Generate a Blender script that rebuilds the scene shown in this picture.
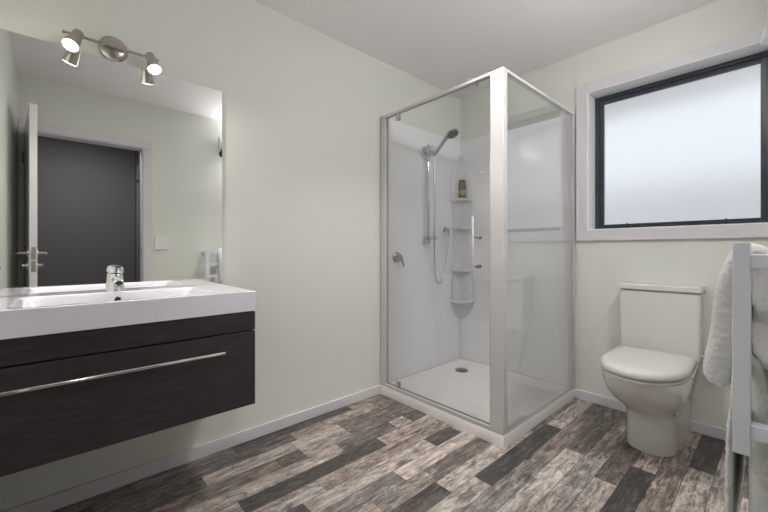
import bpy, bmesh, math, random
from mathutils import Vector, Matrix, noise
random.seed(7)
for o in list(bpy.data.objects): bpy.data.objects.remove(o)
C = bpy.context.scene.collection
PI = math.pi

# ------------------------------------------------------------ camera / light
H = 1.03
YAW = math.radians(47.909)
cam_d = bpy.data.cameras.new('camera'); cam = bpy.data.objects.new('camera', cam_d); C.objects.link(cam)
cam.location = (0, 0, H); cam.rotation_euler = (PI/2, 0, YAW - PI/2)
cam_d.sensor_width = 36; cam_d.lens = 359.9/768*36; cam_d.shift_y = -(256-250.15)/768
cam_d.clip_start = .02
bpy.context.scene.camera = cam

w = bpy.data.worlds.new('world'); bpy.context.scene.world = w; w.use_nodes = True
bg = w.node_tree.nodes['Background']; bg.inputs[0].default_value = (.86, .92, 1, 1); bg.inputs[1].default_value = .70

VS = bpy.context.scene.view_settings
VS.view_transform = 'Standard'; VS.look = 'None'; VS.gamma = 1; VS.use_curve_mapping = False; VS.exposure = 0.0

PANE_EMIT = .30
DOWNLIGHT_W = 6.2
STRIP = 150
BULB = 14

def area(name, loc, rot, size, power, col, shape='DISK', sy=None):
    l = bpy.data.lights.new(name, 'AREA'); l.shape = shape; l.size = size
    if sy: l.size_y = sy
    l.energy = power; l.color = col
    o = bpy.data.objects.new(name, l); C.objects.link(o); o.location = loc; o.rotation_euler = rot
    return o
area('downlight_lamp', (1.43, .965, 2.372), (0, 0, 0), .11, DOWNLIGHT_W, (1, .97, .94)).data.spread = 1.75
area('added_hall_fill', (.15, -.74, 2.37), (0, 0, 0), .12, 15, (1, .96, .92))  # added lamp without a known fitting, brightens the hall and vanity

# room constants
XB, YA, ZC, YC, XD = 2.682, 1.943, 2.396, -.09, -.235
XS, YS = 1.713, .969

# ------------------------------------------------------------ materials
def mat(name, col, rough=.5, metal=0, **k):
    m = bpy.data.materials.new(name); m.use_nodes = True
    b = m.node_tree.nodes['Principled BSDF']
    b.inputs['Base Color'].default_value = (*col, 1); b.inputs['Roughness'].default_value = rough
    b.inputs['Metallic'].default_value = metal
    for kk, v in k.items(): b.inputs[kk.replace('_', ' ')].default_value = v
    return m
def N(m, t, **props):
    n = m.node_tree.nodes.new(t)
    for k, v in props.items(): setattr(n, k, v)
    return n
def L(m, a, b): m.node_tree.links.new(a, b)
def bump(m, scale, strength, dist=.01, detail=4, stretch=(1, 1, 1)):
    tc = N(m, 'ShaderNodeTexCoord'); mp = N(m, 'ShaderNodeMapping'); nz = N(m, 'ShaderNodeTexNoise'); bp = N(m, 'ShaderNodeBump')
    mp.inputs['Scale'].default_value = stretch
    nz.inputs['Scale'].default_value = scale; nz.inputs['Detail'].default_value = detail
    bp.inputs['Strength'].default_value = strength; bp.inputs['Distance'].default_value = dist
    L(m, tc.outputs['Object'], mp.inputs['Vector']); L(m, mp.outputs[0], nz.inputs['Vector']); L(m, nz.outputs[0], bp.inputs['Height'])
    L(m, bp.outputs[0], m.node_tree.nodes['Principled BSDF'].inputs['Normal'])
    return nz, mp
def vary(m, c1, c2, scale, stretch=(1, 1, 1), detail=3, lo=.35, hi=.65):
    tc = N(m, 'ShaderNodeTexCoord'); mp = N(m, 'ShaderNodeMapping'); nz = N(m, 'ShaderNodeTexNoise'); cr = N(m, 'ShaderNodeValToRGB')
    mp.inputs['Scale'].default_value = stretch; nz.inputs['Scale'].default_value = scale; nz.inputs['Detail'].default_value = detail
    cr.color_ramp.elements[0].color = (*c1, 1); cr.color_ramp.elements[1].color = (*c2, 1)
    cr.color_ramp.elements[0].position = lo; cr.color_ramp.elements[1].position = hi
    L(m, tc.outputs['Object'], mp.inputs['Vector']); L(m, mp.outputs[0], nz.inputs['Vector']); L(m, nz.outputs[0], cr.inputs[0])
    L(m, cr.outputs[0], m.node_tree.nodes['Principled BSDF'].inputs['Base Color'])

M = {}
M['wall'] = mat('pale_green_paint', (.755, .765, .71), .55); bump(M['wall'], 180, .06, .002)
M['ceiling'] = mat('white_ceiling_paint', (.95, .93, .945), .8); bump(M['ceiling'], 150, .05, .002)
M['trim'] = mat('white_trim_paint', (.71, .695, .72), .35); bump(M['trim'], 60, .03, .002)
M['reveal'] = mat('daylit_white_reveal', (.93, .93, .94), .25); bump(M['reveal'], 60, .03, .002)  # paler than the trim: daylight on the reveal put into its colour
M['hall'] = mat('grey_hall_paint', (.125, .122, .135), .6); bump(M['hall'], 150, .05, .002)
M['hallfloor'] = mat('hall_carpet', (.12, .12, .12), .9); bump(M['hallfloor'], 300, .3, .004)
M['acrylic'] = mat('white_acrylic', (.89, .89, .905), .12); bump(M['acrylic'], 3, .02, .01)
M['shelfac'] = mat('shelf_acrylic', (.76, .765, .78), .2); bump(M['shelfac'], 3, .02, .01)
M['tray'] = mat('tray_acrylic', (.90, .88, .87), .2); bump(M['tray'], 5, .02, .01)
M['frame'] = mat('white_powder_coat', (.66, .635, .635), .3); bump(M['frame'], 90, .02, .002)
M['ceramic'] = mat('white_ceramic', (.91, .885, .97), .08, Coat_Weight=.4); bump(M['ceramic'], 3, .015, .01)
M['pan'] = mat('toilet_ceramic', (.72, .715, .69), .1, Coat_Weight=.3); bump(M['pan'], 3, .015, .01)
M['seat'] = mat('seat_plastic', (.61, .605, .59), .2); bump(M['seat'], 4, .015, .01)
M['plastic'] = mat('white_plastic', (.82, .82, .82), .3); bump(M['plastic'], 30, .02, .002)
M['chrome'] = mat('chrome', (.85, .86, .88), .06, 1); bump(M['chrome'], 5, .01, .002)
M['hosemetal'] = mat('hose_metal', (.62, .63, .65), .25, 1); bump(M['hosemetal'], 400, .3, .002)
M['nickel'] = mat('brushed_nickel', (.50, .46, .43), .3, 1); bump(M['nickel'], 60, .05, .002, stretch=(1, 1, 12))
M['steel'] = mat('satin_steel', (.83, .855, .93), .5, .25); bump(M['steel'], 90, .08, .002, stretch=(6, 6, 1))
M['dark'] = mat('dark_rubber', (.02, .02, .02), .5); bump(M['dark'], 60, .02, .002)
M['darkmetal'] = mat('drain_metal', (.3, .3, .31), .3, 1); bump(M['darkmetal'], 60, .02, .002)
M['sprayface'] = mat('spray_plate', (.10, .10, .105), .4); bump(M['sprayface'], 300, .2, .002)
M['alu'] = mat('charcoal_aluminium', (.032, .039, .052), .35); bump(M['alu'], 200, .04, .002)
M['mirror'] = mat('mirror_silver', (.94, .955, .945), .0, 1)
M['eave'] = mat('eave_paint', (.42, .42, .43), .7); bump(M['eave'], 40, .05, .002)
M['fence'] = mat('fence_stain', (.40, .41, .43), .8); bump(M['fence'], 20, .2, .01, stretch=(1, 1, .1))
M['grass'] = mat('lawn', (.12, .16, .09), .95); bump(M['grass'], 30, .5, .03)

m = M['wood'] = mat('dark_woodgrain', (.03, .022, .02), .38)
vary(m, (.019, .0165, .0175), (.042, .036, .037), 9, stretch=(1.2, 8, 14), detail=8, lo=.3, hi=.72)
m = M['bottle'] = mat('olive_bottle', (.2, .16, .05), .25, Coat_Weight=.4); vary(m, (.10, .08, .015), (.15, .12, .04), 30)
M['cream'] = mat('cream_label', (.34, .28, .14), .4); bump(M['cream'], 60, .02, .002)

def emit(name, col, s):
    m = bpy.data.materials.new(name); m.use_nodes = True; b = m.node_tree.nodes['Principled BSDF']
    b.inputs['Base Color'].default_value = (.8, .8, .8, 1); b.inputs['Emission Color'].default_value = (*col, 1); b.inputs['Emission Strength'].default_value = s
    return m
M['bulb'] = emit('lit_bulb', (1, .93, .82), BULB)
M['tube'] = emit('lit_tube', (1, .985, .98), STRIP)
M['downlens'] = emit('lit_downlight_lens', (1, .95, .88), 12)

def glassmat(name, tint, ior=1.5, extra=0.0, rough=0.0):
    m = bpy.data.materials.new(name); m.use_nodes = True; nt = m.node_tree; nt.nodes.clear()
    out = N(m, 'ShaderNodeOutputMaterial'); mix = N(m, 'ShaderNodeMixShader'); tr = N(m, 'ShaderNodeBsdfTransparent'); gl = N(m, 'ShaderNodeBsdfGlossy')
    fr = N(m, 'ShaderNodeFresnel'); ma = N(m, 'ShaderNodeMath', operation='ADD', use_clamp=True)
    geo = N(m, 'ShaderNodeNewGeometry'); 
    fr.inputs['IOR'].default_value = ior; ma.inputs[1].default_value = extra
    tr.inputs[0].default_value = (*tint, 1); gl.inputs['Roughness'].default_value = rough
    # a thin pane reflects the same from either side: use the fresnel of the outer side on both faces
    mi = N(m, 'ShaderNodeVectorMath', operation='DOT_PRODUCT'); ab = N(m, 'ShaderNodeMath', operation='ABSOLUTE')
    one = N(m, 'ShaderNodeMath', operation='SUBTRACT'); pw = N(m, 'ShaderNodeMath', operation='POWER'); mu = N(m, 'ShaderNodeMath', operation='MULTIPLY_ADD')
    L(m, geo.outputs['Incoming'], mi.inputs[0]); L(m, geo.outputs['Normal'], mi.inputs[1]); L(m, mi.outputs['Value'], ab.inputs[0])
    one.inputs[0].default_value = 1; L(m, ab.outputs[0], one.inputs[1]); L(m, one.outputs[0], pw.inputs[0]); pw.inputs[1].default_value = 5
    f0 = ((ior-1)/(ior+1))**2 + extra
    L(m, pw.outputs[0], mu.inputs[0]); mu.inputs[1].default_value = 1-f0; mu.inputs[2].default_value = f0
    L(m, mu.outputs[0], mix.inputs[0]); L(m, tr.outputs[0], mix.inputs[1]); L(m, gl.outputs[0], mix.inputs[2]); L(m, mix.outputs[0], out.inputs[0])
    nt.nodes.remove(fr); nt.nodes.remove(ma)
    return m
M['glass'] = glassmat('shower_glass', (.985, .99, .99), 1.5, .0)
M['sideglass'] = glassmat('side_panel_glass', (.985, .99, .99), 1.6, .10)
M['showerchrome'] = mat('shower_chrome', (.52, .53, .55), .1, 1); bump(M['showerchrome'], 5, .01, .002)
M['halltrim'] = mat('hall_trim_paint', (.20, .21, .25), .5); bump(M['halltrim'], 60, .03, .002)
M['glassedge'] = mat('glass_edge', (.36, .41, .41), .15)
M['clear'] = glassmat('clear_plastic', (.9, .92, .93), 1.45, .05, .05)

# frosted pane: rough glass with an added glow for daylight, soft view of eave, sky and fence
m = bpy.data.materials.new('frosted_pane'); m.use_nodes = True; m.node_tree.nodes.clear(); M['frost'] = m
out = N(m, 'ShaderNodeOutputMaterial'); rf = N(m, 'ShaderNodeBsdfRefraction'); em = N(m, 'ShaderNodeEmission'); ad = N(m, 'ShaderNodeAddShader')
gl = N(m, 'ShaderNodeBsdfGlossy'); mx = N(m, 'ShaderNodeMixShader'); lw = N(m, 'ShaderNodeLayerWeight'); lw.inputs[0].default_value = .25
rf.inputs['Roughness'].default_value = .38; rf.inputs['IOR'].default_value = 1.28; rf.inputs[0].default_value = (.8, .8, .8, 1)
em.inputs[0].default_value = (.90, .94, 1, 1); em.inputs[1].default_value = PANE_EMIT; gl.inputs['Roughness'].default_value = .13
tc = N(m, 'ShaderNodeTexCoord'); nz = N(m, 'ShaderNodeTexNoise'); bp = N(m, 'ShaderNodeBump'); nz.inputs['Scale'].default_value = 220
bp.inputs['Strength'].default_value = .6; bp.inputs['Distance'].default_value = .003
L(m, tc.outputs['Object'], nz.inputs['Vector']); L(m, nz.outputs[0], bp.inputs['Height']); L(m, bp.outputs[0], rf.inputs['Normal'])
L(m, rf.outputs[0], ad.inputs[0]); L(m, em.outputs[0], ad.inputs[1]); L(m, lw.outputs['Fresnel'], mx.inputs[0])
L(m, ad.outputs[0], mx.inputs[1]); L(m, gl.outputs[0], mx.inputs[2]); L(m, mx.outputs[0], out.inputs[0])

# printed plank vinyl
m = M['planks'] = mat('printed_plank_vinyl', (.3, .27, .25), .42); nt = m.node_tree; pb = nt.nodes['Principled BSDF']
at = N(m, 'ShaderNodeAttribute', attribute_name='tone'); uv = N(m, 'ShaderNodeUVMap', uv_map='plank'); sep = N(m, 'ShaderNodeSeparateColor')
L(m, at.outputs['Color'], sep.inputs[0])      # r = lightness 0..1, g = warmth, b = seed
geo = N(m, 'ShaderNodeNewGeometry'); comb = N(m, 'ShaderNodeCombineXYZ'); sc = N(m, 'ShaderNodeMath', operation='MULTIPLY'); sc.inputs[1].default_value = 37
L(m, sep.outputs[2], sc.inputs[0]); L(m, sc.outputs[0], comb.inputs[2]); L(m, sc.outputs[0], comb.inputs[0]); L(m, sc.outputs[0], comb.inputs[1])
va = N(m, 'ShaderNodeVectorMath', operation='ADD'); L(m, geo.outputs['Position'], va.inputs[0]); L(m, comb.outputs[0], va.inputs[1])
def nz_(scale, stretch, detail, rough=.55, dist=0):
    mp = N(m, 'ShaderNodeMapping'); mp.inputs['Scale'].default_value = stretch; n = N(m, 'ShaderNodeTexNoise')
    n.inputs['Scale'].default_value = scale; n.inputs['Detail'].default_value = detail; n.inputs['Roughness'].default_value = rough; n.inputs['Distortion'].default_value = dist
    L(m, va.outputs[0], mp.inputs['Vector']); L(m, mp.outputs[0], n.inputs['Vector']); return n
grain = nz_(6, (1, 12, 1), 10, .74, .4); blot = nz_(11, (1, 3.0, 1), 8, .74, .8); fine = nz_(90, (1, 6, 1), 5, .7)
crk = nz_(5, (1, 7, 1), 7, .62, .7); crm = nz_(6, (1, 2, 1), 3, .5)
def math_(op, a, b, c=None, clamp=False):
    n = N(m, 'ShaderNodeMath', operation=op, use_clamp=clamp)
    for i, x in enumerate((a, b, c)):
        if x is None: continue
        if isinstance(x, (int, float)): n.inputs[i].default_value = x
        else: L(m, x, n.inputs[i])
    return n.outputs[0]
# value = tone + amp * (grain + blot)
amp = math_('MULTIPLY_ADD', sep.outputs[0], .75, .36)
g1 = math_('SUBTRACT', grain.outputs[0], .5); b1 = math_('SUBTRACT', blot.outputs[0], .5); f1 = math_('SUBTRACT', fine.outputs[0], .5)
s1 = math_('MULTIPLY_ADD', b1, 1.75, math_('MULTIPLY', g1, 1.3)); s2 = math_('MULTIPLY_ADD', f1, .9, s1)
val0 = math_('MULTIPLY_ADD', s2, amp, sep.outputs[0], clamp=True)
ck = math_('ABSOLUTE', math_('SUBTRACT', crk.outputs[0], .5), 0); ck = math_('SUBTRACT', 1, math_('DIVIDE', ck, .013, clamp=True))
cm = math_('MULTIPLY', math_('SUBTRACT', crm.outputs[0], .47), 7, clamp=True)
val = math_('MULTIPLY_ADD', math_('MULTIPLY', ck, cm), -.32, val0, clamp=True)
cr = N(m, 'ShaderNodeValToRGB'); L(m, val, cr.inputs[0]); r = cr.color_ramp
r.elements[0].position = 0; r.elements[0].color = (.020, .019, .019, 1)
r.elements[1].position = 1; r.elements[1].color = (.80, .74, .69, 1)
for p, c in ((.22, (.058, .053, .052)), (.45, (.175, .158, .147)), (.70, (.46, .42, .39))):
    e = r.elements.new(p); e.color = (*c, 1)
warm = N(m, 'ShaderNodeMix', data_type='RGBA', blend_type='MULTIPLY'); warm.inputs['B'].default_value = (1.09, .955, .88, 1)
L(m, sep.outputs[1], warm.inputs['Factor']); L(m, cr.outputs[0], warm.inputs['A'])
suv = N(m, 'ShaderNodeSeparateXYZ'); L(m, uv.outputs[0], suv.inputs[0])
def edge(o, wd):   # 0 at the seam
    a = math_('ABSOLUTE', o, 0); return a
eu = math_('DIVIDE', suv.outputs[1], .0026, clamp=True)   # v: metres to the nearest long seam... stored so that 0..w
ev = math_('SUBTRACT', .0918, suv.outputs[1]); ev = math_('DIVIDE', ev, .0026, clamp=True)
ex = math_('DIVIDE', suv.outputs[0], .0035, clamp=True)
seam = math_('MULTIPLY', math_('MULTIPLY', eu, ev), ex); seam = math_('MULTIPLY_ADD', seam, .82, .18)
fin = N(m, 'ShaderNodeMix', data_type='RGBA', blend_type='MULTIPLY'); fin.inputs['Factor'].default_value = 1
L(m, warm.outputs['Result'], fin.inputs['A']); L(m, seam, fin.inputs['B']); L(m, fin.outputs['Result'], pb.inputs['Base Color'])
bp = N(m, 'ShaderNodeBump'); bp.inputs['Strength'].default_value = .12; bp.inputs['Distance'].default_value = .003
L(m, val, bp.inputs['Height']); L(m, bp.outputs[0], pb.inputs['Normal'])

def towelmat(name, c1, c2, c3=None):
    m = mat(name, c1, .95, Sheen_Weight=.4)
    tc = N(m, 'ShaderNodeTexCoord'); a = N(m, 'ShaderNodeTexNoise'); a.inputs['Scale'].default_value = 420; a.inputs['Detail'].default_value = 2
    b = N(m, 'ShaderNodeTexNoise'); b.inputs['Scale'].default_value = 16; b.inputs['Detail'].default_value = 4
    cr = N(m, 'ShaderNodeValToRGB'); cr.color_ramp.elements[0].color = (*c1, 1); cr.color_ramp.elements[1].color = (*c2, 1)
    cr.color_ramp.elements[0].position = .38; cr.color_ramp.elements[1].position = .62
    if c3: e = cr.color_ramp.elements.new(.5); e.color = (*c3, 1)
    bp = N(m, 'ShaderNodeBump'); bp.inputs['Strength'].default_value = .9; bp.inputs['Distance'].default_value = .004
    L(m, tc.outputs['Object'], a.inputs['Vector']); L(m, tc.outputs['Object'], b.inputs['Vector']); L(m, b.outputs[0], cr.inputs[0])
    L(m, cr.outputs[0], m.node_tree.nodes['Principled BSDF'].inputs['Base Color']); L(m, a.outputs[0], bp.inputs['Height'])
    L(m, bp.outputs[0], m.node_tree.nodes['Principled BSDF'].inputs['Normal']); return m
M['towel1'] = towelmat('grey_terry', (.80, .80, .80), (.92, .92, .92))
M['towel2'] = towelmat('pale_blue_green_terry', (.68, .71, .64), (.80, .88, .91), (.88, .89, .88))

# ------------------------------------------------------------ mesh helpers
def box(bm, x0, x1, y0, y1, z0, z1, mi=0):
    v = [bm.verts.new((x, y, z)) for x in (x0, x1) for y in (y0, y1) for z in (z0, z1)]
    for f in ((0, 1, 3, 2), (4, 6, 7, 5), (0, 4, 5, 1), (2, 3, 7, 6), (0, 2, 6, 4), (1, 5, 7, 3)):
        bm.faces.new([v[i] for i in f]).material_index = mi
def frame_of(d):
    d = Vector(d).normalized(); a = Vector((0, 0, 1)) if abs(d.z) < .9 else Vector((1, 0, 0))
    u = d.cross(a).normalized(); return u, d.cross(u).normalized()
def loft(bm, rings, cap=True, close=True, mi=0):
    R = [[bm.verts.new(p) for p in r] for r in rings]; n = len(R[0])
    for a, b in zip(R, R[1:]):
        for i in range(n if close else n-1):
            j = (i+1) % n; bm.faces.new((a[i], a[j], b[j], b[i])).material_index = mi
    if cap:
        bm.faces.new(list(reversed(R[0]))).material_index = mi; bm.faces.new(R[-1]).material_index = mi
def tube(bm, pts, r, n=14, cap=True):
    pts = [Vector(p) for p in pts]; rs = r if isinstance(r, (list, tuple)) else [r]*len(pts)
    d0 = (pts[1]-pts[0]).normalized(); u, v = frame_of(d0); rings = []
    for i, p in enumerate(pts):
        if i == 0: d = pts[1]-pts[0]
        elif i == len(pts)-1: d = pts[-1]-pts[-2]
        else: d = (pts[i+1]-pts[i]).normalized()+(pts[i]-pts[i-1]).normalized()
        d.normalize(); u = (u-d*u.dot(d)).normalized(); v = d.cross(u)
        rings.append([p+(u*math.cos(2*PI*k/n)+v*math.sin(2*PI*k/n))*rs[i] for k in range(n)])
    loft(bm, rings, cap)
def lathe(bm, o, d, prof, n=32):           # prof: (distance along d, radius)
    o = Vector(o); d = Vector(d).normalized(); u, v = frame_of(d)
    loft(bm, [[o+d*h+(u*math.cos(2*PI*k/n)+v*math.sin(2*PI*k/n))*max(r, 1e-4) for k in range(n)] for h, r in prof])
def obj(name, bm, m, parent=None, bevel=0, seg=2, smooth=None, sub=0, origin=None):
    bmesh.ops.recalc_face_normals(bm, faces=bm.faces)
    me = bpy.data.meshes.new(name)
    if origin is not None: bmesh.ops.translate(bm, verts=bm.verts, vec=-Vector(origin))
    bm.to_mesh(me); bm.free()
    for mm in (m if isinstance(m, (list, tuple)) else [m]): me.materials.append(M[mm] if isinstance(mm, str) else mm)
    o = bpy.data.objects.new(name, me); C.objects.link(o)
    if origin is not None: o.location = origin
    if parent:
        o.parent = parent; 
        if parent.type == 'EMPTY' or True: o.matrix_parent_inverse = parent.matrix_basis.inverted() if parent.parent is None else (parent.parent.matrix_basis @ parent.matrix_parent_inverse @ parent.matrix_basis).inverted()
    if bevel:
        b = o.modifiers.new('bevel', 'BEVEL'); b.width = bevel; b.segments = seg; b.limit_method = 'ANGLE'; b.angle_limit = math.radians(40); b.harden_normals = False
    if sub: s = o.modifiers.new('sub', 'SUBSURF'); s.levels = sub; s.render_levels = sub
    if smooth or bevel or sub:
        for p in me.polygons: p.use_smooth = True
        if not sub:
            e = o.modifiers.new('wn', 'WEIGHTED_NORMAL') if bevel else None
            if not bevel: me.set_sharp_from_angle(angle=math.radians(smooth if smooth is not True else 40))
    return o
def B(): return bmesh.new()
def boxo(name, d, m, parent=None, bevel=0, seg=2):
    bm = B(); box(bm, *d); return obj(name, bm, m, parent, bevel, seg)
def tag(o, label, cat, group=None):
    o['label'] = label; o['category'] = cat
    if group: o['group'] = group
    return o
def thing(name, label, cat, loc, group=None):
    o = bpy.data.objects.new(name, None); C.objects.link(o); o.location = loc; o.empty_display_size = .05
    return tag(o, label, cat, group)
def struct(o): o['kind'] = 'structure'; return o
def chaikin(p, k=3):
    p = [Vector(q) for q in p]
    for _ in range(k):
        q = [p[0]]
        for a, b in zip(p, p[1:]): q += [a*.75+b*.25, a*.25+b*.75]
        p = q+[p[-1]]
    return p

# ------------------------------------------------------------ structure
# floor: one mesh, one quad per printed plank
PW, P0 = .0918, .207
# row -> list of (x0, x1, lightness, warmth)
PL = {
 18: [(-.1, .668, .42, .1), (.668, 1.407, .27, .1), (1.407, 2, .52, .8)],
 17: [(.1, .959, .37, .3), (.959, 1.56, .56, .7), (1.56, 2, .45, .4)],
 16: [(-.2, .48, .32, .1), (.48, .918, .66, .5), (.918, 1.22, .70, .4), (1.22, 1.8, .42, .3)],
 15: [(.0, .789, .45, .8), (.789, .919, .36, .1), (.919, 1.22, .58, .3), (1.22, 1.8, .42, .3)],
 14: [(.3, 1.088, .62, .4), (1.088, 1.462, .40, .4), (1.462, 1.581, .62, .7), (1.581, 2, .34, .3)],
 13: [(.1, .542, .58, .3), (.542, 1.288, .24, .1), (1.288, 2, .60, .6)],
 12: [(.4, .851, .63, .2), (.851, 1.75, .54, .9)],
 11: [(.5, .735, .25, .1), (.735, 1.474, .64, .4), (1.474, 1.689, .27, .3), (1.689, 2, .6, .4)],
 10: [(.6, 1.152, .45, .1), (1.152, 2, .70, .5)],
 9: [(.6, .95, .58, .8), (.95, 1.264, .50, .4), (1.264, 2, .38, .5)],
 8: [(.7, 1.238, .26, .2), (1.238, 2, .64, .3)],
 7: [(.9, 1.402, .60, .2), (1.402, 2.145, .21, .0), (2.145, 2.75, .58, .4)],
 6: [(1.0, 1.705, .47, .1), (1.705, 2.467, .45, .7), (2.467, 2.8, .32, .2)],
 5: [(1.1, 1.959, .63, .2), (1.959, 2.45, .36, .4), (2.45, 2.8, .40, .7)],
 4: [(1.2, 1.55, .52, .6), (1.55, 2.022, .52, .2), (2.022, 2.30, .44, .3), (2.30, 2.8, .50, .8)],
 3: [(1.3, 1.807, .60, .3), (1.807, 2.26, .33, .5), (2.26, 2.8, .4, .4)],
 2: [(1.5, 2.029, .22, .0), (2.029, 2.32, .60, .8), (2.32, 2.8, .45, .4)],
 1: [(1.5, 2.45, .46, .8), (2.45, 2.8, .55, .5)],
 0: [(1.6, 2.221, .62, .3), (2.221, 2.8, .23, .2)],
 -1: [(1.6, 2.5, .60, .3), (2.5, 2.8, .4, .3)],
}
bm = B(); lay = bm.loops.layers.float_color.new('tone'); uvl = bm.loops.layers.uv.new('plank')
def quad(x0, x1, y0, y1, t, wm, sd):
    vs = [bm.verts.new(p) for p in ((x0, y0, 0), (x1, y0, 0), (x1, y1, 0), (x0, y1, 0))]; f = bm.faces.new(vs)
    for l, (a, b) in zip(f.loops, ((0, 0), (x1-x0, 0), (x1-x0, y1-y0), (0, y1-y0))):
        l[lay] = (t, wm, sd, 1); l[uvl].uv = (a, b)
for row in range(-5, 20):
    y0 = P0+row*PW; known = sorted(PL.get(row, [])); segs = []; x = -.6+random.random()*.2
    rnd = random.Random(row*13+5)
    def fill(a, b):
        while b-a > .02:
            ln = rnd.choice((.2, .3, .42, .6, .75)); e = b if b-a-ln < .12 else a+ln
            segs.append((a, e, rnd.choice((.22, .38, .45, .5, .58, .66, .72)), rnd.choice((0, .15, .5)))); a = e
    for k in known:
        if k[0]-x > .02: fill(x, k[0])
        segs.append(k); x = k[1]
    fill(x, 2.9)
    for (a, b, t, wm) in segs:
        quad(a, b, y0, y0+PW, t, wm, rnd.random())
struct(obj('floor', bm, 'planks'))
struct(boxo('floor_underlay', (-1.5, 3.0, -1.9, 2.1, -.12, -.002), 'hallfloor'))
bm = B(); box(bm, -1.4, .735, -1.80, YC-.121, -.0015, .001); struct(obj('floor_hall', bm, 'hallfloor'))
struct(boxo('ceiling', (-1.5, 3.0, -1.9, 2.1, ZC, ZC+.1), 'ceiling'))
struct(boxo('wall_left', (XD-.1, XB+.1, YA, YA+.1, 0, ZC), 'wall'))
bm = B()   # window wall with its opening
WY0, WY1, WZ0, WZ1 = .02, .89, 1.165, 2.10
for d in ((XB, XB+.2, WY1, YA+.1, 0, ZC), (XB, XB+.2, -.3, WY0, 0, ZC), (XB, XB+.2, WY0, WY1, 0, WZ0), (XB, XB+.2, WY0, WY1, WZ1, ZC)): box(bm, *d)
struct(obj('wall_right', bm, 'wall'))
DX0, DX1, DZ = -.185, .588, 1.985
bm = B()
for d in ((XD, DX0, YC-.12, YC, 0, ZC), (DX1, XB, YC-.12, YC, 0, ZC), (DX0, DX1, YC-.12, YC, DZ, ZC)): box(bm, *d)
struct(obj('wall_back', bm, 'wall'))
struct(boxo('wall_side', (XD-.1, XD, YC-.12, YA, 0, ZC), 'wall'))
# the dark hall beyond the door opening
struct(boxo('wall_hall', (-1.4, .83, -1.90, -1.80, 0, ZC), 'hall'))
struct(boxo('wall_hall_end', (.735, .835, -1.80, YC-.121, 0, ZC), 'hall'))
struct(boxo('wall_hall_left', (-1.5, -1.4, -1.90, YC-.1, 0, ZC), 'hall'))
struct(boxo('wall_hall_front', (-1.4, XD-.1, YC-.22, YC-.12, 0, ZC), 'hall'))
bm = B(); box(bm, .717, .735, -1.52, -1.45, 0, 2.06); box(bm, .717, .735, -1.45, -.75, 1.99, 2.06); box(bm, .717, .735, -.75, -.68, 0, 2.06)
hc = struct(obj('trim_2', bm, 'halltrim', bevel=.003))
hd = struct(boxo('door_2', (.725, .734, -1.45, -.75, 0, 1.99), 'hall'))
bm = B(); tube(bm, [(.725, -1.38, 1.87), (.70, -1.38, 1.87), (.692, -1.34, 1.87)], .012); obj('door_hook', bm, 'dark', hd, smooth=40)

# baseboards
BH = .062
bb = [('left', [(XD, XS, YA-.013, YA)]), ('right', [(XB-.013, XB, YC, YS)]), ('back', [(DX1+.07, XB-.013, YC, YC+.013)]), ('side', [(XD, XD+.013, YC+.06, YA-.013)])]
for s, bs in bb:
    bm = B()
    for a, b, c, d in bs: box(bm, a, b, c, d, 0, BH)
    struct(obj('baseboard_'+s, bm, 'trim', bevel=.003))
# door casing and jamb lining
bm = B(); e = .016
for y0, y1 in ((YC, YC+e), (YC-.12-e, YC-.12)):
    box(bm, XD+.002, DX0+.01, y0, y1, 0, DZ-.01); box(bm, DX1-.01, DX1+.065, y0, y1, 0, DZ-.01); box(bm, XD+.002, DX1+.065, y0, y1, DZ-.01, DZ+.065)
box(bm, DX1-.018, DX1-.0005, YC-.12, YC, 0, DZ-.001); box(bm, DX0+.0005, DX0+.018, YC-.12, YC, 0, DZ-.001); box(bm, DX0+.018, DX1-.018, YC-.12, YC, DZ-.019, DZ-.001)
tr = struct(obj('trim_1', bm, 'trim', bevel=.003))
bm = B(); box(bm, DX1-.0205, DX1-.018, YC-.045, YC-.02, .95, 1.05); obj('strike_plate', bm, 'darkmetal', tr, bevel=.001)

# open door leaf, edge-on in the mirror
dr = bpy.data.objects.new('door_1', None); C.objects.link(dr); dr.location = (DX0+.02, YC+.02, 0); struct(dr)
lf_w, lf_t = .752, .037
bm = B(); box(bm, -lf_t, 0, 0, lf_w, .008, DZ-.022); leaf = obj('door_leaf', bm, 'trim', None, bevel=.002); leaf.parent = dr
dr.rotation_euler = (0, 0, math.radians(-4.8))
def dpart(name, bm, m, parent=leaf, **k):
    o = obj(name, bm, m, None, **k); o.parent = parent; return o
for s, x in ((1, 0), (-1, -lf_t)):
    bm = B(); lathe(bm, (x, lf_w-.06, 1.01), (s, 0, 0), [(0, .026), (.006, .026), (.008, .022), (.009, .010), (.045, .009)])
    tube(bm, [(x+s*.042, lf_w-.06, 1.01), (x+s*.05, lf_w-.075, 1.01), (x+s*.052, lf_w-.17, 1.008)], [.009, .009, .007]); dpart('door_handle', bm, 'chrome', smooth=35)
    bm = B(); lathe(bm, (x, lf_w-.06, .93), (s, 0, 0), [(0, .022), (.006, .022), (.008, .018), (.009, .012), (.03, .012), (.031, .001)]); dpart('privacy_turn', bm, 'chrome', smooth=35)
bm = B()
box(bm, -lf_t/2-.011, -lf_t/2+.011, lf_w, lf_w+.002, .97, 1.05); box(bm, -lf_t/2-.006, -lf_t/2+.006, lf_w+.002, lf_w+.012, 1.0, 1.02)
box(bm, -lf_t/2-.011, -lf_t/2+.011, lf_w, lf_w+.002, .89, .96); box(bm, -lf_t/2-.005, -lf_t/2+.005, lf_w+.002, lf_w+.008, .92, .935)
dpart('latch_plate', bm, 'nickel', bevel=.0008)
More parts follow.
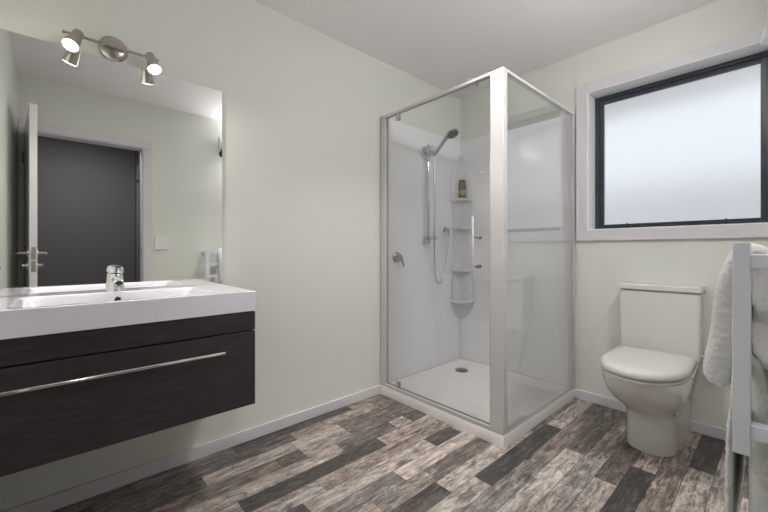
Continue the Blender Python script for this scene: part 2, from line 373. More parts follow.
for z in (.25, 1.75):
    bm = B(); tube(bm, [(-lf_t-.004, .0, z-.045), (-lf_t-.004, .0, z+.045)], .007); dpart('hinge', bm, 'darkmetal', smooth=35)

# ------------------------------------------------------------ window
wn = bpy.data.objects.new('window_1', None); C.objects.link(wn); wn.location = (XB+.1, (WY0+WY1)/2, WZ0); struct(wn)
bm = B(); e = .018; cw = .071
y0, y1, z0, z1 = WY0-cw, WY1+cw, WZ0-cw, WZ1+cw-.01
y0 = max(y0, YC+.002)
for d in ((y0, WY0, z0, z1), (WY1, y1, z0, z1), (WY0, WY1, z0, WZ0), (WY0, WY1, WZ1, z1)): box(bm, XB-e, XB, *d)
obj('window_casing', bm, 'trim', wn, bevel=.002)
bm = B(); t = .006; FX = 2.80
for d in ((WY0, WY0+t, WZ0, WZ1), (WY1-t, WY1, WZ0, WZ1), (WY0+t, WY1-t, WZ0, WZ0+t), (WY0+t, WY1-t, WZ1-t, WZ1)): box(bm, XB-.016, FX+.04, *d)
obj('window_reveal', bm, 'reveal', wn)
a0, a1, c0, c1 = WY0+t, WY1-t, WZ0+t, WZ1-t
def rect_frame(x0, x1, y0, y1, z0, z1, ws, wb, wt):
    bm = B()
    for d in ((y0, y0+ws, z0, z1), (y1-ws, y1, z0, z1), (y0+ws, y1-ws, z0, z0+wb), (y0+ws, y1-ws, z1-wt, z1)): box(bm, x0, x1, *d)
    return bm
obj('window_frame', rect_frame(FX, FX+.05, a0, a1, c0, c1, .026, .018, .026), 'alu', wn, bevel=.002)
s0, s1, q0, q1 = a0+.027, a1-.027, c0+.019, c1-.027
sash = obj('window_sash', rect_frame(FX+.006, FX+.042, s0, s1, q0, q1, .026, .016, .026), 'alu', wn, bevel=.002)
bm = B(); box(bm, FX+.022, FX+.027, s0+.024, s1-.024, q0+.012, q1-.024); obj('glass_pane', bm, 'frost', wn)
for y in (.689, .214):
    bm = B(); box(bm, FX-.018, FX+.01, y-.014, y+.014, c0+.002, c0+.014); box(bm, FX-.012, FX+.004, y-.005, y+.005, c0+.014, c0+.038)
    obj('window_stay', bm, 'alu', wn, bevel=.002)
# outside
struct(boxo('trim_3', (XB+.2, XB+.85, -1.5, 3, 2.16, 2.22), 'eave'))
struct(boxo('floor_outside', (XB+.2, 9, -5, 7, -.4, -.3), 'grass'))
struct(boxo('wall_fence', (5.2, 5.25, -4, 6, -.3, 1.80), 'fence'))

# ------------------------------------------------------------ vanity
VX0, VX1, VY, VT, VB, VS_ = XD+.001, .622, 1.50, .857, .378, .772
va_ = thing('vanity_cabinet', 'dark woodgrain wall-hung vanity cabinet under the white basin', 'cabinet', ((VX0+VX1)/2, YA-.001, VB))
boxo('cabinet_body', (VX0, VX1-.004, VY+.026, YA-.001, VB+.004, VS_-.001), 'wood', va_)
boxo('fascia_panel', (VX0+.001, VX1-.002, VY+.004, VY+.024, .694, VS_-.003), 'wood', va_, .0012)
dw = boxo('drawer', (VX0+.001, VX1-.002, VY+.004, VY+.024, VB, .688), 'wood', va_, .0012)
bm = B(); hz = .625
tube(bm, [(-.125, VY-.03, hz), (.485, VY-.03, hz)], .0062, 16)
for x in (-.11, .47): tube(bm, [(x, VY+.004, hz), (x, VY-.03, hz)], .005, 12)
obj('handle', bm, 'chrome', dw, smooth=35)
# ceramic top with moulded basin
def basin_top():
    bm = B(); nx, ny = 88, 44
    bx0, bx1, by0, by1 = -.115, .475, 1.535, 1.862
    def zt(x, y):
        def ss(t): t = max(0, min(1, t)); return t*t*(3-2*t)
        sx = min(ss((x-bx0)/.11), ss((bx1-x)/.11)); sy = min(ss((y-by0)/.05), ss((by1-y)/.035))
        return VT-.085*min(sx, 1)*min(sy, 1)
    xs = sorted(set([VX0+(VX1-VX0)*i/nx for i in range(nx+1)])); ys = [VY+(YA-.001-VY)*j/ny for j in range(ny+1)]
    g = [[bm.verts.new((x, y, zt(x, y))) for y in ys] for x in xs]
    for i in range(nx):
        for j in range(ny): bm.faces.new((g[i][j], g[i+1][j], g[i+1][j+1], g[i][j+1]))
    bt = {}
    per = [(i, 0) for i in range(nx+1)]+[(nx, j) for j in range(1, ny+1)]+[(i, ny) for i in range(nx-1, -1, -1)]+[(0, j) for j in range(ny-1, 0, -1)]
    lo = [bm.verts.new((xs[i], ys[j], VS_)) for i, j in per]
    for k in range(len(per)):
        k2 = (k+1) % len(per); bm.faces.new((g[per[k][0]][per[k][1]], lo[k], lo[k2], g[per[k2][0]][per[k2][1]]))
    bm.faces.new(lo); return bm
ba = obj('washbasin', basin_top(), 'ceramic', bevel=.004, seg=3)
tag(ba, 'white ceramic washbasin top with moulded basin on dark vanity', 'washbasin')
bm = B(); lathe(bm, (.18, 1.8490, .824), (0, -.96, .27), [(-.003, .014), (.003, .014), (.005, .011), (.002, .010)], 24); obj('overflow_ring', bm, 'chrome', ba, smooth=35)
bm = B(); lathe(bm, (.18, 1.8490, .824), (0, -.96, .27), [(.001, .0105), (.0045, .0105)], 24); obj('overflow_hole', bm, 'dark', ba)
bm = B(); lathe(bm, (.18, 1.70, VT-.085), (0, 0, 1), [(0, .032), (.003, .032), (.006, .028), (.007, .002)], 32); obj('basin_waste', bm, 'chrome', ba, smooth=35)
# tap
tp = thing('basin_tap', 'chrome basin mixer tap on the white washbasin', 'tap', (.18, 1.898, VT))
bm = B(); lathe(bm, (.18, 1.898, VT), (0, 0, 1), [(0, .031), (.004, .031), (.010, .0285), (.045, .026), (.068, .024), (.074, .022), (.076, .01)], 32); obj('tap_body', bm, 'chrome', tp, smooth=40)
bm = B(); rings = []
for t, yy, zz, rx, rz in ((0, 1.898, VT+.045, .020, .020), (.3, 1.87, VT+.05, .020, .017), (.6, 1.83, VT+.048, .018, .013), (.9, 1.80, VT+.042, .016, .011), (1, 1.794, VT+.040, .013, .009)):
    rings.append([(.18+math.cos(2*PI*k/20)*rx, yy, zz+math.sin(2*PI*k/20)*rz) for k in range(20)])
loft(bm, rings); lathe(bm, (.18, 1.806, VT+.036), (0, -.15, -1), [(0, .010), (.008, .010), (.009, .006)], 20); sp = obj('spout', bm, 'chrome', tp, smooth=50)
bm = B(); lathe(bm, (.18, 1.8035, VT+.027), (0, -.15, -1), [(0, .0075), (.001, .0075)], 20); obj('aerator', bm, 'dark', sp)
bm = B(); lathe(bm, (.18, 1.898, VT+.076), (0, 0, 1), [(0, .022), (.004, .0265), (.022, .025), (.03, .018), (.033, .004)], 32)
rings = []
for yy, zz, rx, rz in ((1.90, VT+.095, .020, .010), (1.87, VT+.099, .019, .008), (1.835, VT+.103, .016, .005), (1.815, VT+.105, .012, .003)):
    rings.append([(.18+math.cos(2*PI*k/20)*rx, yy, zz+math.sin(2*PI*k/20)*rz) for k in range(20)])
loft(bm, rings); obj('lever', bm, 'chrome', tp, smooth=50)

# mirror
bm = B(); box(bm, XD+.002, .624, YA-.006, YA-.001, VT+.0008, 1.849); mr = obj('wall_mirror', bm, ['mirror', 'glassedge'], bevel=0)
for p in mr.data.polygons:
    if p.normal.y > -.9: p.material_index = 1
tag(mr, 'large frameless mirror on the wall above the vanity', 'mirror')

# ------------------------------------------------------------ wall spotlight
sl = thing('wall_spotlight', 'brushed nickel twin spotlight bar on wall above mirror', 'light', (.175, YA-.001, 1.895))
bm = B(); lathe(bm, (.175, YA-.001, 1.899), (0, -1, 0), [(0, .052), (.008, .052), (.016, .047), (.022, .036), (.025, .02), (.026, .001)], 40); obj('rose', bm, 'nickel', sl, smooth=40)
bm = B(); box(bm, .01, .338, YA-.045, YA-.036, 1.889, 1.898); box(bm, .165, .185, YA-.036, YA-.02, 1.888, 1.899); obj('bar', bm, 'nickel', sl, bevel=.001)
for a, b in (((.060, 1.893, 1.903), (.032, 1.850, 1.822)), ((.300, 1.893, 1.903), (.313, 1.850, 1.822))):
    a, b = Vector(a), Vector(b); d = (b-a).normalized(); ln = (b-a).length
    bm = B(); lathe(bm, a, d, [(-.004, .006), (0, .014), (.006, .018), (.045, .020), (.062, .024), (ln-.012, .0265), (ln-.002, .027), (ln-.003, .0245), (ln-.006, .0240)], 32)
    for k in range(3):      # cooling collar rings
        pass
    tube(bm, [a+d*.01, Vector((a.x, YA-.04, 1.894))], .0045, 10); hd_ = obj('lamp_head', bm, 'nickel', sl, smooth=35)
    sp_ = area('spotlight_lamp', b+d*.006, Vector(-d).to_track_quat('Z', 'Y').to_euler(), .04, 3.6, (1, .95, .88))
    bm = B(); lathe(bm, a, d, [(ln-.008, .0238), (ln-.001, .0238), (ln+.001, .015), (ln+.002, .001)], 32); obj('lamp_lens', bm, 'bulb', hd_, smooth=40)

# ------------------------------------------------------------ ceiling pieces
dl = thing('ceiling_downlight', 'round recessed ceiling downlight in the middle of the ceiling', 'light', (1.43, .965, ZC))
bm = B(); n = 40; rings = [[(1.43+math.cos(2*PI*k/n)*r, .965+math.sin(2*PI*k/n)*r, z) for k in range(n)] for r, z in ((.075, ZC), (.075, ZC-.006), (.07, ZC-.01), (.06, ZC-.01), (.058, ZC-.002), (.058, ZC))]
loft(bm, rings, cap=False); obj('trim_ring', bm, 'plastic', dl, smooth=40)
bm = B(); lathe(bm, (1.43, .965, ZC-.001), (0, 0, -1), [(0, .057), (.003, .057)], 40); obj('lens', bm, 'downlens', dl)
cv = thing('ceiling_vent', 'round white extractor vent on the ceiling above the shower', 'vent', (2.50, 1.73, ZC))
bm = B(); n = 40; vx, vy = 2.50, 1.73
lathe(bm, (vx, vy, ZC), (0, 0, -1), [(0, .105), (.006, .105), (.012, .095), (.014, .078)], n); obj('vent_ring', bm, 'plastic', cv, smooth=40)
bm = B(); lathe(bm, (vx, vy, ZC-.014), (0, 0, -1), [(0, .076), (.001, .076)], n); obj('vent_throat', bm, 'darkmetal', cv)
bm = B(); lathe(bm, (vx, vy, ZC-.017), (0, 0, -1), [(0, .055), (.006, .066), (.012, .062), (.014, .04), (.0145, .001)], n); obj('vent_disc', bm, 'plastic', cv, smooth=40)

# ------------------------------------------------------------ shower
TH = .062
def tray():
    bm = B(); x0, x1, y0, y1 = XS, XB-.001, YS, YA-.001
    def rr(a, b, c, d, z, r, n=6):
        pts = []
        for cx, cy, s in ((b-r, d-r, 0), (a+r, d-r, 1), (a+r, c+r, 2), (b-r, c+r, 3)):
            for k in range(n+1):
                th = PI/2*(s+k/n); pts.append((cx+r*math.cos(th), cy+r*math.sin(th), z))
        return pts
    rings = [rr(x0, x1, y0, y1, 0, .004), rr(x0, x1, y0, y1, TH-.005, .004), rr(x0+.0015, x1-.0015, y0+.0015, y1-.0015, TH-.0015, .004), rr(x0+.005, x1-.005, y0+.005, y1-.005, TH, .004),
             rr(x0+.055, x1-.03, y0+.055, y1-.03, TH, .03), rr(x0+.065, x1-.04, y0+.065, y1-.04, TH-.004, .04), rr(x0+.08, x1-.05, y0+.08, y1-.05, TH-.018, .05),
             rr(x0+.16, x1-.1, y0+.16, y1-.1, TH-.022, .06)]
    loft(bm, rings); return bm
ty = tag(obj('shower_tray', tray(), 'tray', smooth=30), 'low white acrylic shower tray on the plank floor', 'shower tray')
bm = B(); lathe(bm, (2.462, 1.772, TH-.0225), (0, 0, 1), [(0, .052), (.004, .052), (.008, .046), (.010, .030), (.0102, .001)], 36); dn = obj('drain_cover', bm, 'darkmetal', ty, smooth=40)
# acrylic wall lining
bm = B(); box(bm, XS+.012, XB-.001, YA-.006, YA-.0005, TH+.0005, 2.0); box(bm, XB-.006, XB-.0005, YS+.01, YA-.006, TH+.0005, 2.0)
tag(obj('shower_lining', bm, 'acrylic', bevel=.0015), 'glossy white acrylic lining on the two shower walls', 'shower wall lining')
# enclosure
en = thing('shower_enclosure', 'white framed square shower enclosure with clear glass sides', 'shower enclosure', (XS+.02, YS+.02, TH))
ZT = 1.986; fx0, fx1 = XS+.002, XS+.036; fy0, fy1 = YS+.002, YS+.036
g0 = TH+.001
boxo('corner_post', (fx0, fx0+.040, YS+.002, YS+.082, g0, ZT), 'frame', en, .004, 3)
boxo('wall_jamb', (fx0, fx1, YA-.060, YA-.0065, g0, ZT-.018), 'frame', en, .003)
boxo('end_jamb', (XB-.045, XB-.0065, fy0, fy1, g0, ZT-.018), 'frame', en, .003)
bm = B(); box(bm, fx0, fx1, YS+.0825, YA-.0065, ZT-.018, ZT); obj('top_rail', bm, 'frame', en, bevel=.003)
bm = B(); box(bm, fx0+.0405, XB-.0065, fy0, fy1, ZT-.018, ZT); obj('top_rail', bm, 'frame', en, bevel=.003)
boxo('bottom_rail', (fx0, fx1-.004, YS+.0825, YA-.0605, g0, g0+.024), 'frame', en, .003)
boxo('bottom_rail', (fx0+.0405, XB-.0455, fy0, fy1-.004, g0, g0+.012), 'frame', en, .003)
def pane(name, d, parent, axis, gm='glass'):
    bm = B(); box(bm, *d); o = obj(name, bm, [gm, 'glassedge'], parent)
    for p in o.data.polygons:
        if abs(p.normal[axis]) < .5: p.material_index = 1
    return o
gd = pane('glass_door', (XS+.013, XS+.019, YS+.086, YA-.064, g0+.030, ZT-.022), en, 0)
pane('glass_side_panel', (fx0+.041, XB-.046, YS+.004, YS+.010, g0+.0125, ZT-.0185), en, 1, 'sideglass')
bm = B(); box(bm, XS+.0105, XS+.0215, YS+.0835, YS+.0875, g0+.026, ZT-.020); obj('door_seal', bm, 'darkmetal', gd)
bm = B(); box(bm, XS+.0105, XS+.0215, YS+.088, YA-.0635, g0+.0245, g0+.0295); obj('door_seal', bm, 'darkmetal', gd)
for z0, z1 in ((g0+.022, g0+.065), (ZT-.066, ZT-.019)):
    bm = B(); box(bm, XS+.004, XS+.028, 1.752, 1.785, z0, z1); obj('pivot', bm, 'showerchrome', gd, bevel=.004, seg=3)
bm = B(); hy = 1.135
tube(bm, [(XS-.034, hy, .868), (XS-.034, hy, .874), (XS-.034, hy, 1.212), (XS-.034, hy, 1.218)], [.003, .0055, .0055, .003], 14); obj('door_handle', bm, 'frame', gd, smooth=50)
for z in (1.10, .94):
    bm = B(); lathe(bm, (XS-.036, hy, z), (1, 0, 0), [(0, .004), (.045, .005), (.0455, .011), (.0485, .011), (.0545, .011), (.055, .006), (.060, .006), (.061, .012), (.072, .012), (.074, .008)], 20); obj('handle_stud', bm, 'showerchrome', gd, smooth=35)
bm = B(); lathe(bm, (XB-.028, fy0, .20), (0, -1, 0), [(0, .006), (.002, .005)], 12); obj('screw_cap', bm, 'dark', en)

# corner shelf column
cs = thing('corner_shelf', 'white moulded corner shelf column in the back of the shower', 'shower shelf', (XB-.01, YA-.01, .45))
def woff(z):
    pts = [(.42, .02), (.47, .09), (.56, .135), (.66, .135), (.86, .112), (1.05, .106), (1.22, .108), (1.42, .12), (1.56, .13), (1.68, .115), (1.80, .07), (1.88, .02)]
    for (a, p), (b, q) in zip(pts, pts[1:]):
        if a <= z <= b: t = (z-a)/(b-a); t = t*t*(3-2*t); return p+(q-p)*t
    return pts[-1][1]
bm = B(); rings = []; cx, cy = XB-.0065, YA-.0065
for i in range(61):
    z = .42+1.46*i/60; o_ = woff(z); ring = []
    for k in range(15):
        t = k/14; e = .011*(math.exp(-((t-.06)/.06)**2)+math.exp(-((t-.94)/.06)**2))
        # sweep from wall A to wall B, concave towards the corner
        a = PI/2*t; q = 1-.62*math.sin(PI*t)**.8
        px = cx-o_*math.cos(a)*(q*.9+.1) ; py = cy-o_*math.sin(a)*(q*.9+.1)
        if k == 0: px, py = cx-o_, cy
        if k == 14: px, py = cx, cy-o_
        dd = Vector((-1, -1, 0)).normalized()*e*min(1, o_/.1)
        ring.append((min(px+dd.x, cx), min(py+dd.y, cy), z))
    ring.append((cx, cy, z)); rings.append(ring)
loft(bm, rings); obj('shelf_back', bm, 'shelfac', cs, smooth=50)
for z in (1.478, 1.232, .860, .592):
    bm = B(); R = woff(z)+.012; rings = []
    for rr_, zz in ((R-.01, z-.022), (R, z-.016), (R+.002, z-.002), (R-.003, z+.002), (R-.008, z-.003), (R*.5, z-.004)):
        rings.append([(cx-.0, cy-.0, zz)]+[(cx-rr_*math.cos(PI/2*k/16)**.8*1.0, cy-rr_*math.sin(PI/2*k/16)**.8, zz) for k in range(17)])
    loft(bm, rings); obj('shelf', bm, 'shelfac', cs, smooth=40)
# shampoo bottle
sx, sy, sz = 2.622, 1.880, 1.4805
sb = thing('shampoo_bottle', 'olive green shampoo bottle standing on the top shower shelf', 'bottle', (sx, sy, sz))
def ell(cx, cy, z, rx, ry, ang, n=24, p=2.6):
    r = []
    for k in range(n):
        c_, s_ = math.cos(2*PI*k/n), math.sin(2*PI*k/n); x = math.copysign(abs(c_)**(2/p), c_)*rx; y = math.copysign(abs(s_)**(2/p), s_)*ry
        r.append((cx+x*math.cos(ang)-y*math.sin(ang), cy+x*math.sin(ang)+y*math.cos(ang), z))
    return r
an = math.radians(-45)
bm = B(); loft(bm, [ell(sx, sy, sz+h, rx, ry, an) for h, rx, ry in ((0, .029, .015), (.004, .032, .018), (.118, .032, .018), (.132, .030, .017), (.138, .024, .014))]); obj('bottle_body', bm, 'bottle', sb, smooth=40)
bm = B(); loft(bm, [ell(sx, sy, sz+h, rx, ry, an) for h, rx, ry in ((.138, .026, .015), (.140, .028, .016), (.162, .026, .015), (.165, .022, .012))]); obj('bottle_cap', bm, 'bottle', sb, smooth=40)
bm = B(); loft(bm, [ell(sx, sy, sz+h, rx, ry, an) for h, rx, ry in ((.030, .0325, .0185), (.075, .0325, .0185))], cap=False); obj('bottle_label', bm, 'cream', sb, smooth=40)

# hand shower on its rail
rx_, ry_ = 2.178, YA-.055
hs = thing('hand_shower', 'chrome hand shower on a riser rail inside the shower', 'shower head', (rx_, YA-.006, 1.07))
bm = B(); tube(bm, [(rx_, ry_, 1.075), (rx_, ry_, 1.865)], .0105, 18); obj('riser_rail', bm, 'showerchrome', hs, smooth=40)
for z in (1.10, 1.835):
    bm = B(); box(bm, rx_-.014, rx_+.014, ry_-.014, YA-.0065, z-.022, z+.022); obj('rail_bracket', bm, 'showerchrome', hs, bevel=.006, seg=3)
bm = B(); lathe(bm, (rx_, ry_, 1.775), (0, 0, 1), [(0, .018), (.004, .021), (.05, .021), (.054, .018)], 24); tube(bm, [(rx_, ry_, 1.80), (rx_+.01, ry_-.055, 1.80)], .013, 16)
lathe(bm, (rx_-.045, ry_, 1.80), (1, 0, 0), [(0, .010), (.004, .014), (.02, .014), (.045, .010)], 20); obj('slider', bm, 'showerchrome', hs, smooth=40)
hb = Vector((rx_+.008, ry_-.05, 1.77)); ht = Vector((rx_+.018, ry_-.175, 1.90)); dh = (ht-hb).normalized()
bm = B(); tube(bm, [hb, hb+dh*.05, hb+dh*.13, ht], [.012, .015, .014, .017], 18)
fn = Vector((-.05, -.42, -.90)).normalized(); hc_ = ht+Vector((.003, -.045, .012))
lathe(bm, hc_-fn*.014, fn, [(0, .012), (.003, .034), (.014, .050), (.024, .051), (.028, .047)], 36); hsd = obj('handset', bm, 'showerchrome', hs, smooth=40)
bm = B(); lathe(bm, hc_+fn*.0135, fn, [(0, .044), (.003, .043), (.0035, .002)], 36); obj('spray_face', bm, 'sprayface', hsd, smooth=40)
ox, oz = 2.447, 1.203
bm = B(); pth = chaikin([hb, (rx_+.000, ry_-.062, 1.62), (rx_+.02, ry_-.05, 1.35), (rx_+.04, ry_-.03, 1.05), (rx_+.075, ry_-.01, .755), (rx_+.19, ry_-.005, .76), (ox-.03, ry_+.005, .95), (ox-.003, YA-.055, 1.08), (ox, YA-.05, oz-.03)], 4)
tube(bm, pth, .0068, 12); obj('hose', bm, 'hosemetal', hs, smooth=60)
bm = B(); lathe(bm, (ox, YA-.0065, oz), (0, -1, 0), [(0, .027), (.005, .027), (.010, .022), (.012, .013), (.045, .013), (.052, .010), (.053, .001)], 28); tube(bm, [(ox, YA-.05, oz), (ox, YA-.05, oz-.045)], .0105, 16); obj('wall_outlet', bm, 'showerchrome', hs, smooth=40)
bm = B(); loft(bm, [ell(rx_-.035, ry_-.05, z, a, b, 0, 32, 3) for z, a, b in ((1.115, .052, .03), (1.11, .06, .037), (1.135, .066, .044), (1.137, .062, .040), (1.118, .055, .034))]); obj('soap_dish', bm, 'clear', hs, smooth=40)
# mixer
mxr = thing('shower_mixer', 'round chrome shower mixer with lever on shower wall', 'shower mixer', (1.876, YA-.006, .975))
bm = B(); lathe(bm, (1.876, YA-.0065, .975), (0, -1, 0), [(0, .043), (.004, .043), (.010, .038), (.013, .028), (.015, .0235)], 36); obj('mixer_plate', bm, 'showerchrome', mxr, smooth=40)
bm = B(); lathe(bm, (1.876, YA-.021, .975), (0, -1, 0), [(0, .0235), (.03, .0225), (.037, .018), (.039, .002)], 28)
tube(bm, [(1.876, YA-.045, .975), (1.885, YA-.062, .945), (1.892, YA-.066, .905)], [.012, .009, .006], 16); obj('lever', bm, 'showerchrome', mxr, smooth=45)

# ------------------------------------------------------------ toilet
TY = .475
tl = thing('toilet', 'white close-coupled toilet against the window wall', 'toilet', (2.45, TY, 0))
def dring(xf, xm, hw, hb, xb, z, n=20):
    TY = 0.475-.010*max(0, min(1, (.24-z)/.06))
    # front half ellipse from xm to xf, straight/tapering sides back to xb
    P = []
    for k in range(n+1):
        th = -PI/2+PI*k/n; c_, s_ = math.cos(th), math.sin(th)
        P.append((xm-(xm-xf)*abs(c_)**(2/2.15), TY+math.copysign(abs(s_)**(2/2.15), s_)*hw, z))
    m_ = 10; back = []
    for k in range(1, m_+1):
        t = k/m_; e = t*t*(3-2*t); back.append((xm+(xb-xm)*t, hw+(hb-hw)*e))
    P += [(x, TY+h, z) for x, h in back]+[(x, TY-h, z) for x, h in reversed(back)]
    return P
lv = [  # xf, xm, hw, hb
    (2.212, 2.33, .106, .116, 0.0), (2.208, 2.33, .108, .117, .012), (2.205, 2.33, .106, .116, .06), (2.203, 2.33, .106, .116, .14), (2.194, 2.33, .109, .117, .185),
    (2.17, 2.32, .120, .115, .218), (2.125, 2.30, .139, .118, .245), (2.075, 2.28, .157, .124, .28), (2.03, 2.26, .171, .135, .32), (1.998, 2.25, .180, .15, .36), (1.982, 2.25, .184, .165, .395), (1.98, 2.25, .184, .17, .415)]
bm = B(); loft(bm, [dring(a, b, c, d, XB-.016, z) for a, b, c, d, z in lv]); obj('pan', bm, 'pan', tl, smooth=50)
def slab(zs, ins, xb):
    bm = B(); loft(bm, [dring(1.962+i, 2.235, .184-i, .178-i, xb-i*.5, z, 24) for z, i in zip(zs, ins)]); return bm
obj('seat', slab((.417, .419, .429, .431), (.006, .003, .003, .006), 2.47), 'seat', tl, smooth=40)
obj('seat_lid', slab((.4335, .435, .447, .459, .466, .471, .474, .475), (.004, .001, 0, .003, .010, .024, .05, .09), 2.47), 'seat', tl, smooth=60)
for y in (TY-.08, TY+.08):
    bm = B(); tube(bm, [(2.482, y-.02, .437), (2.482, y+.02, .437)], .011, 16); obj('seat_hinge', bm, 'plastic', tl, smooth=40)
bm = B(); rings = []
for z, x0, h in ((.416, 2.535, .172), (.45, 2.53, .180), (.60, 2.532, .182), (.795, 2.535, .184)):
    rings.append([(x0, TY-h, z), (XB-.002, TY-h, z), (XB-.002, TY+h+.007, z), (x0, TY+h+.007, z)])
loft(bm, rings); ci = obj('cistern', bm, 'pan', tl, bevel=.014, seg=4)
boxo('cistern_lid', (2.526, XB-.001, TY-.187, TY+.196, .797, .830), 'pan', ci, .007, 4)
bm = B(); lathe(bm, (2.59, TY, .830), (0, 0, 1), [(0, .026), (.003, .026), (.005, .022), (.0055, .001)], 28); obj('flush_button', bm, 'chrome', ci, smooth=40)
bm = B(); lathe(bm, (2.60, TY-.114, .045), (0, -1, 0), [(0, .008), (.003, .007)], 14); obj('bolt_cap', bm, 'dark', tl)
bm = B(); tube(bm, [(XB-.001, TY-.225, .43), (2.60, TY-.225, .43)], .009, 12); tube(bm, [(2.60, TY-.245, .43), (2.60, TY-.205, .43)], .011, 14); tube(bm, [(2.60, TY-.21, .43), (2.60, TY-.17, .46)], .006, 12); obj('supply_valve', bm, 'plastic', tl, smooth=40)

# ------------------------------------------------------------ light switch, heater
def wallc(name, d, m, parent=None, bev=.003): return boxo(name, d, m, parent, bev, 3)
lsw = thing('light_switch', 'white rectangular light switch plate beside the door frame, seen in mirror', 'switch', (.723, YC, 1.10))
wallc('switch_plate', (.670, .776, YC+.0005, YC+.010, 1.035, 1.170), 'plastic', lsw)
for x in (.700, .732):
    for z in (1.115, 1.080): wallc('rocker', (x, x+.016, YC+.0102, YC+.014, z, z+.022), 'plastic', lsw, .001)
ht_ = thing('wall_strip_light', 'wall strip light with pull cord, its end showing at the right mirror edge', 'light', (1.5, YC, 2.14))
bm = B(); rings = []
for x in (1.4005, 1.42, 1.78, 1.7995):       # slim metal backing tray
    rings.append([(x, YC+.0505, 2.115), (x, YC+.0505, 2.185), (x, YC+.040, 2.20), (x, YC+.040, 2.10)])
loft(bm, rings); obj('backing_tray', bm, 'steel', ht_)
for x0, x1 in ((1.226, 1.400), (1.800, 1.836)):
    bm = B(); rings = []
    for x, k_ in ((x0, .7), (x0+.004, .93), (x0+.01, 1), (x1, 1)):
        rings.append([(x, YC+.062+math.cos(2*PI*k/24)*.028*k_, 2.145+math.sin(2*PI*k/24)*.075*k_) for k in range(24)])
    loft(bm, rings); obj('end_cap', bm, 'steel', ht_, smooth=40)
bm = B(); tube(bm, [(1.4005, YC+.079, 2.15), (1.7995, YC+.079, 2.15)], .019, 20); obj('light_tube', bm, 'tube', ht_, smooth=40)
for x in (1.3, 1.75): wallc('bracket', (x-.015, x+.015, YC+.0005, YC+.04, 2.12, 2.16), 'steel', ht_)
bm = B(); lathe(bm, (1.258, YC+.062, 2.075), (0, 0, -1), [(0, .012), (.02, .014), (.03, .027), (.055, .030), (.075, .018), (.08, .004)], 24); obj('cord_switch', bm, 'dark', ht_, smooth=40)
bm = B(); cxp, cyp = 1.262, .0265
pts = [(1.258, YC+.062, 1.998), (1.26, YC+.09, 1.985), (cxp, cyp-.003, 1.97), (cxp, cyp, 1.9), (cxp, cyp, 1.56)]
tube(bm, chaikin(pts, 3), .0022, 8); pc = obj('pull_cord', bm, 'plastic', ht_, smooth=60)
bm = B(); lathe(bm, (cxp, cyp, 1.562), (0, 0, -1), [(0, .003), (.012, .006), (.026, .011), (.034, .010), (.038, .004)], 18); obj('cord_pull', bm, 'steel', pc, smooth=50)

# ------------------------------------------------------------ heated towel rail
RX0, RX1 = 1.070, 1.62
rl = thing('heated_towel_rail', 'flat satin steel ladder towel rail with four bars on wall', 'towel rail', (1.34, YC, .60))
for x in (RX0, RX1): boxo('post', (x, x+.040, .045, .072, .598, 1.047), 'steel', rl, .0015)
for z in (1.006, .888, .770, .652): boxo('bar', (RX0+.040, RX1, .048, .069, z-.014, z+.014), 'steel', rl, .0015)
for x in (RX0+.004, RX1+.004):
    for z in (1.006, .648): boxo('wall_arm', (x, x+.032, YC+.0005, .045, z-.0145, z+.0145), 'steel', rl, .0015)

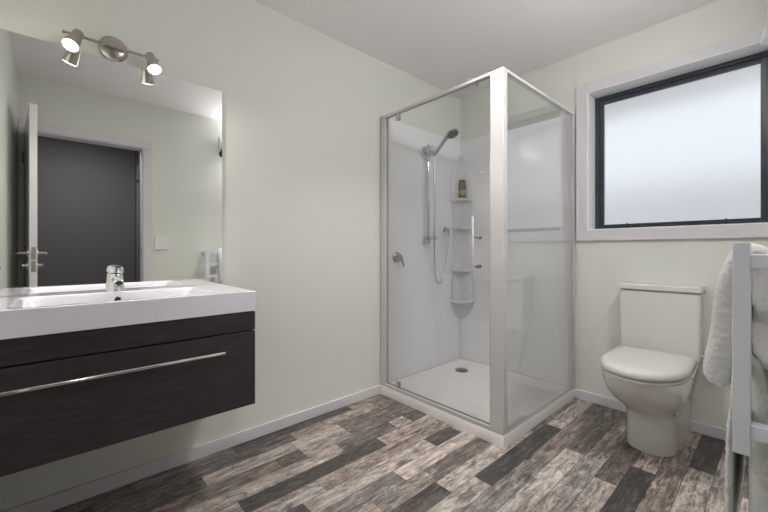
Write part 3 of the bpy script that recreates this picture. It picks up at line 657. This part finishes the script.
def towel(name, label, x0, x1, path, m, seed, amp, nx=96, droop=.0, big=.012):
    # path: (y, z, half thickness) from front hem over the bar to rear hem
    P = []
    for (a, b) in zip(path, path[1:]):
        for k in range(10):
            t = k/10; P.append([a[i]+(b[i]-a[i])*t for i in range(3)])
    P.append(list(path[-1]))
    for _ in range(6): P = [P[0]]+[[(P[i-1][j]+P[i][j]*2+P[i+1][j])/4 for j in range(3)] for i in range(1, len(P)-1)]+[P[-1]]
    n = len(P); rings = []
    for i in range(nx+1):
        u = i/nx; x = x0+(x1-x0)*u; ed = min(u, 1-u)*(x1-x0)
        outer, inner = [], []
        for j, (y, z, h) in enumerate(P):
            a, b = P[max(j-1, 0)], P[min(j+1, n-1)]; d = Vector((0, b[0]-a[0], b[1]-a[1])).normalized(); nn = Vector((0, d.z, -d.y))
            he = min(j, n-1-j)/n*1.2; rnd_ = min(1, math.sqrt(max(0, 1-(1-min(1, ed/(h*.9+.004)))**2))*.85+.15)*min(1, math.sqrt(max(0, 1-(1-min(1, he/.06))**2))*.8+.2)
            big_ = noise.noise(Vector((x*9+seed, y*3, z*7)))*big
            c = Vector((x, y, z))+nn*big_*(-1 if True else 1)*min(1, he*6)
            hh = h*rnd_
            outer.append(c-nn*hh); inner.append(c+nn*hh)
        rings.append(outer+inner[::-1])
    bm = B(); R = [[bm.verts.new(p) for p in r] for r in rings]; q = len(R[0])
    for a, b in zip(R, R[1:]):
        for k in range(q): k2 = (k+1) % q; bm.faces.new((a[k], a[k2], b[k2], b[k]))
    for r in (R[0], R[-1]):
        for k in range(n-1):
            try: bm.faces.new((r[k], r[k+1], r[q-2-k], r[q-1-k]))
            except ValueError: pass
    bmesh.ops.recalc_face_normals(bm, faces=bm.faces)
    bmesh.ops.subdivide_edges(bm, edges=[e for e in bm.edges if e.calc_length() > .0045], cuts=1, use_grid_fill=True)
    bmesh.ops.triangulate(bm, faces=[f for f in bm.faces if len(f.verts) > 4])
    bm.normal_update()
    for v in bm.verts:
        f = noise.noise(v.co*230+Vector((seed, 0, 0)))*.6+noise.noise(v.co*95)*.5
        v.co += v.normal*(f*amp)
    o = obj(name, bm, m, smooth=180); return tag(o, label, 'towel')
towel('bath_towel', 'thick grey-white terry bath towel over the top bar of the towel rail', 1.185, 1.58,
      [(.104, .700, .027), (.105, .74, .030), (.100, .82, .028), (.095, .90, .024), (.089, .96, .020), (.079, 1.01, .014), (.060, 1.036, .012), (.037, 1.02, .017), (.023, .96, .025), (.017, .88, .031), (.014, .80, .034), (.012, .758, .034)], 'towel1', 3.1, .0036)
towel('hand_towel', 'pale blue-green terry towel hanging over a lower bar of the towel rail', 1.165, 1.56,
      [(.084, .33, .006), (.085, .5, .006), (.083, .60, .005), (.076, .68, .005), (.073, .755, .005), (.060, .793, .006), (.040, .765, .010), (.036, .65, .015), (.033, .5, .020), (.030, .36, .022)], 'towel2', 8.7, .0030, big=.0025)
